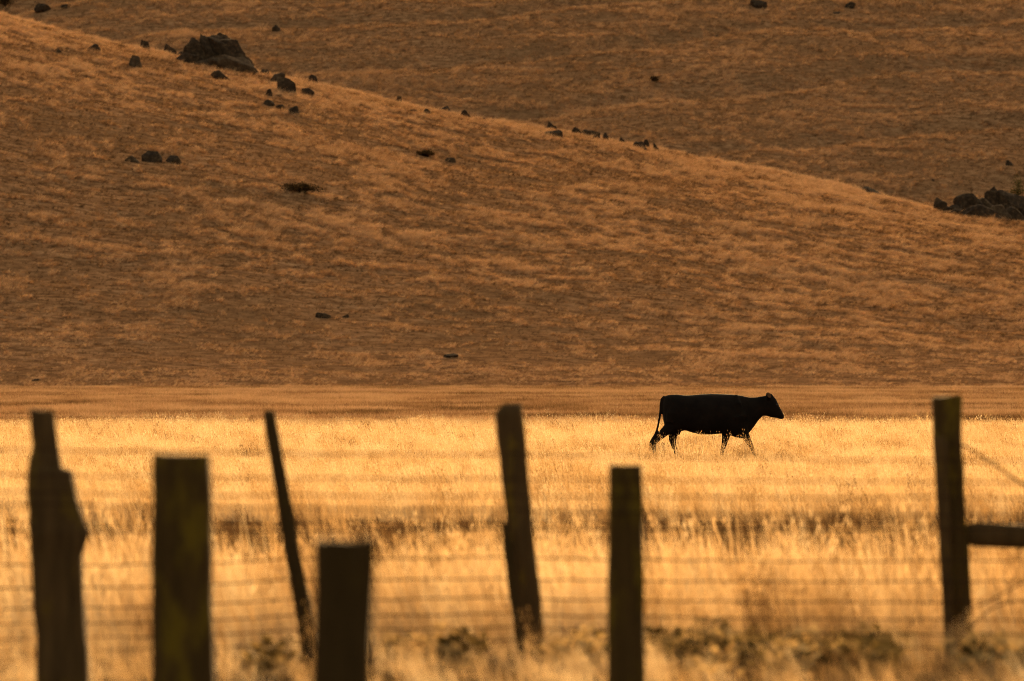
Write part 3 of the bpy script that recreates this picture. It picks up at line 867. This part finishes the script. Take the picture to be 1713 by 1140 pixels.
outcrop('jumbled pile of dark boulders at the right edge behind the crest', [
 (1640, 366, 60, 22, -.1, 0, 0), (1568, 349, 14, 17, 0, 4, 1), (1576, 351, 16, 14, 0, 3, 0), (1596, 353, 26, 10, 0, 4, 0), (1622, 358, 38, 32, 0, 5, 0), (1658, 345, 24, 24, 0, 8, 0),
 (1662, 336, 18, 22, 0, 8.5, 0), (1650, 350, 30, 18, 0, 6, 1), (1690, 352, 46, 32, 0, 8, 0), (1634, 364, 34, 18, 0, 2, 1), (1672, 366, 40, 22, 0, 2, 1), (1700, 368, 40, 20, -.2, 2, 0), (1606, 362, 28, 12, 0, 1.5, 0), (1728, 372, 50, 40, 0, 5, 0), (1690, 362, 22, 20, 0, 4, 0)], 5.0)

# ------------------------------------------------------------------ bushes and weeds
def bush(name, px, py, w, h, surf, label, n, mat, cat='shrub', grp=None, loose=1.0):
    x, y, z = hit(px, py, 'far' if surf == 'f' else 'near')
    if surf == 'b': y += 12
    x = pxw(px, y); g = float((far_z if surf == 'f' else near_z)(x, y)); s = y / F
    W, H = w * s, max(pzw(py - h, y) - g, h * s)
    e = bpy.data.objects.new(name, None); COL.objects.link(e); e.location = (x, y, g)
    tag(e, label, cat, grp)
    rr = random.Random(label); V, Fc, V2, F2 = [], [], [], []
    tips = []
    for k in range(9):
        a = rr.uniform(0, 6.28); t = (math.cos(a) * W * .4 * rr.random(), math.sin(a) * W * .4 * rr.random(), H * rr.uniform(.5, .95))
        tips.append(t)
        tube(V2, F2, [(0, 0, -.05, .035 * W), (t[0] * .5, t[1] * .5, t[2] * .45, .02 * W), (*t, .006 * W)], 5)
    for k in range(n):
        t = tips[rr.randrange(9)]
        c = Vector((t[0] + rr.gauss(0, W * .13), t[1] + rr.gauss(0, W * .13), max(.02, t[2] * rr.uniform(.35, 1.05) + rr.gauss(0, H * .08))))
        l = rr.uniform(.03, .07) * loose
        u = Vector((rr.gauss(0, 1), rr.gauss(0, 1), rr.gauss(0, .7))).normalized() * l
        v = u.cross(Vector((rr.gauss(0, 1), rr.gauss(0, 1), rr.gauss(0, 1)))).normalized() * l * .55
        j = len(V); V += [tuple(c - u), tuple(c + v), tuple(c + u), tuple(c - v)]; Fc.append((j, j + 1, j + 2, j + 3))
    link('foliage', mesh_from('foliage', V, Fc, False), mat, e)
    link('stem', mesh_from('stem', V2, F2), M_wood3, e)
def leaf_mat(name, c0, c1, c2):
    m, nt, b = new_mat(name)
    out = nt.nodes['Material Output']
    g = nt.nodes.new('ShaderNodeNewGeometry')
    col = ramp(nt, g.outputs['Random Per Island'], [(0.1, c0), (0.6, c1), (1.0, c2)])
    d_ = nt.nodes.new('ShaderNodeBsdfDiffuse'); t_ = nt.nodes.new('ShaderNodeBsdfTranslucent'); mx = nt.nodes.new('ShaderNodeMixShader'); mx.inputs[0].default_value = .4
    nt.links.new(col, d_.inputs['Color']); nt.links.new(col, t_.inputs['Color']); nt.links.new(d_.outputs[0], mx.inputs[1]); nt.links.new(t_.outputs[0], mx.inputs[2])
    nt.links.new(mx.outputs[0], out.inputs['Surface']); nt.nodes.remove(b)
    return m
M_leaf = leaf_mat('shrub_leaf', (0.035, 0.035, 0.010), (0.075, 0.065, 0.02), (0.14, 0.10, 0.035))
M_scrub = leaf_mat('brown_scrub', (0.03, 0.017, 0.008), (0.055, 0.030, 0.012), (0.11, 0.06, 0.024))
bush('green_shrub', 1700, 345, 34, 46, 'b', 'olive green shrub growing behind the rock pile at right', 1500, M_leaf, loose=1.6)
bush('dark_shrub', 8, 12, 30, 20, 'f', 'dark shrub in the extreme top left corner', 900, M_scrub, loose=2)
bush('brown_scrub', 505, 324, 62, 17, 'n', 'low dark brown scrub patch on the left middle slope', 1800, M_scrub, loose=1.4)
bush('brown_scrub', 716, 263, 46, 12, 'n', 'low brown scrub beside the lone small rock on the slope', 900, M_scrub, loose=1.4)
bush('brown_scrub', 1095, 140, 20, 11, 'f', 'small round dark bush on the farther hill at centre right', 700, M_scrub, loose=1.8)

# low leafy weeds along the foot of the fence: countless, so one mass of leaf rosettes
def rosette(seed):
    rr = random.Random(seed); V, Fc = [], []
    for k in range(46):
        a = rr.uniform(0, 6.28); r_ = .10 * math.sqrt(rr.random()); z = rr.uniform(.01, .13) * (1 - r_ * 3)
        c = Vector((r_ * math.cos(a), r_ * math.sin(a), z))
        u = Vector((math.cos(a), math.sin(a), rr.uniform(-.1, .9))).normalized() * rr.uniform(.016, .034)
        v = u.cross(Vector((rr.gauss(0, .5), rr.gauss(0, .5), 1))).normalized() * u.length * .6
        j = len(V); V += [tuple(c - u), tuple(c + v - u * .1), tuple(c + u), tuple(c - v - u * .1)]; Fc.append((j, j + 1, j + 2, j + 3))
    me = mesh_from('rosette', V, Fc, False); me.materials.append(M_weed); return me
C_weed = tuft_collection('rosettes', [rosette(i) for i in range(5)])
P = []
for (pa, pb, d0, d1, n) in ((1080, 1300, 28.4, 30.2, 95), (1300, 1520, 28.2, 30.4, 95), (1200, 1480, 27.2, 28.6, 60), (700, 790, 28.6, 29.3, 16), (625, 680, 29.5, 31.5, 14), (420, 490, 27.2, 28.2, 8), (1620, 1720, 27.6, 29.2, 60), (940, 1010, 28, 29.5, 20)):
    for _ in range(n):
        y = rng.uniform(d0, d1); px = rng.uniform(pa, pb)
        x = pxw(px, y)
        if vnoise(x * 4.2, y * 2.2, 77) > .40: P.append((x, y, float(plain_z(x, y)) + rng.uniform(0, .05)))
P = np.array(P); n = len(P)
sv = rng.uniform(.7, 1.45, n)
scatter('weeds', P, rots(n, tilt=.15), np.stack([sv, sv, sv], 1), np.clip(rng.normal(.5, .38, n), 0, 1), C_weed, 5, 'low olive leafy weeds at the foot of the fence', 'weeds')
# long stalks against the bottom of the posts
P = []
for (pa, pb, d0, d1, n) in ((1585, 1632, 28.3, 29.0, 13), (872, 925, 28.0, 28.6, 8), (510, 530, 27.2, 27.7, 2), (0, 50, 26.5, 28.5, 26), (140, 200, 26.5, 28.5, 12), (1640, 1713, 28, 29.5, 16)):
    for _ in range(n):
        y = rng.uniform(d0, d1); x = pxw(rng.uniform(pa, pb), y); P.append((x, y, float(plain_z(x, y))))
for _ in range(150):
    y = rng.uniform(98, 106.3); P.append((rng.uniform(2.3, 5.6), y, float(plain_z(0, y)) + rng.uniform(0, .12)))
P = np.array(P); n = len(P); sv = np.where(P[:, 1] > 50, rng.uniform(.7, 1.15, n), rng.uniform(.35, .68, n))
scatter('oat_grass', P, rots(n, tilt=.12), np.stack([sv, sv, sv], 1), np.clip(rng.normal(.45, .2, n), 0, 1), C_stalk, 5, 'long grass stalks standing before the cow and against the feet of the posts', 'grass')
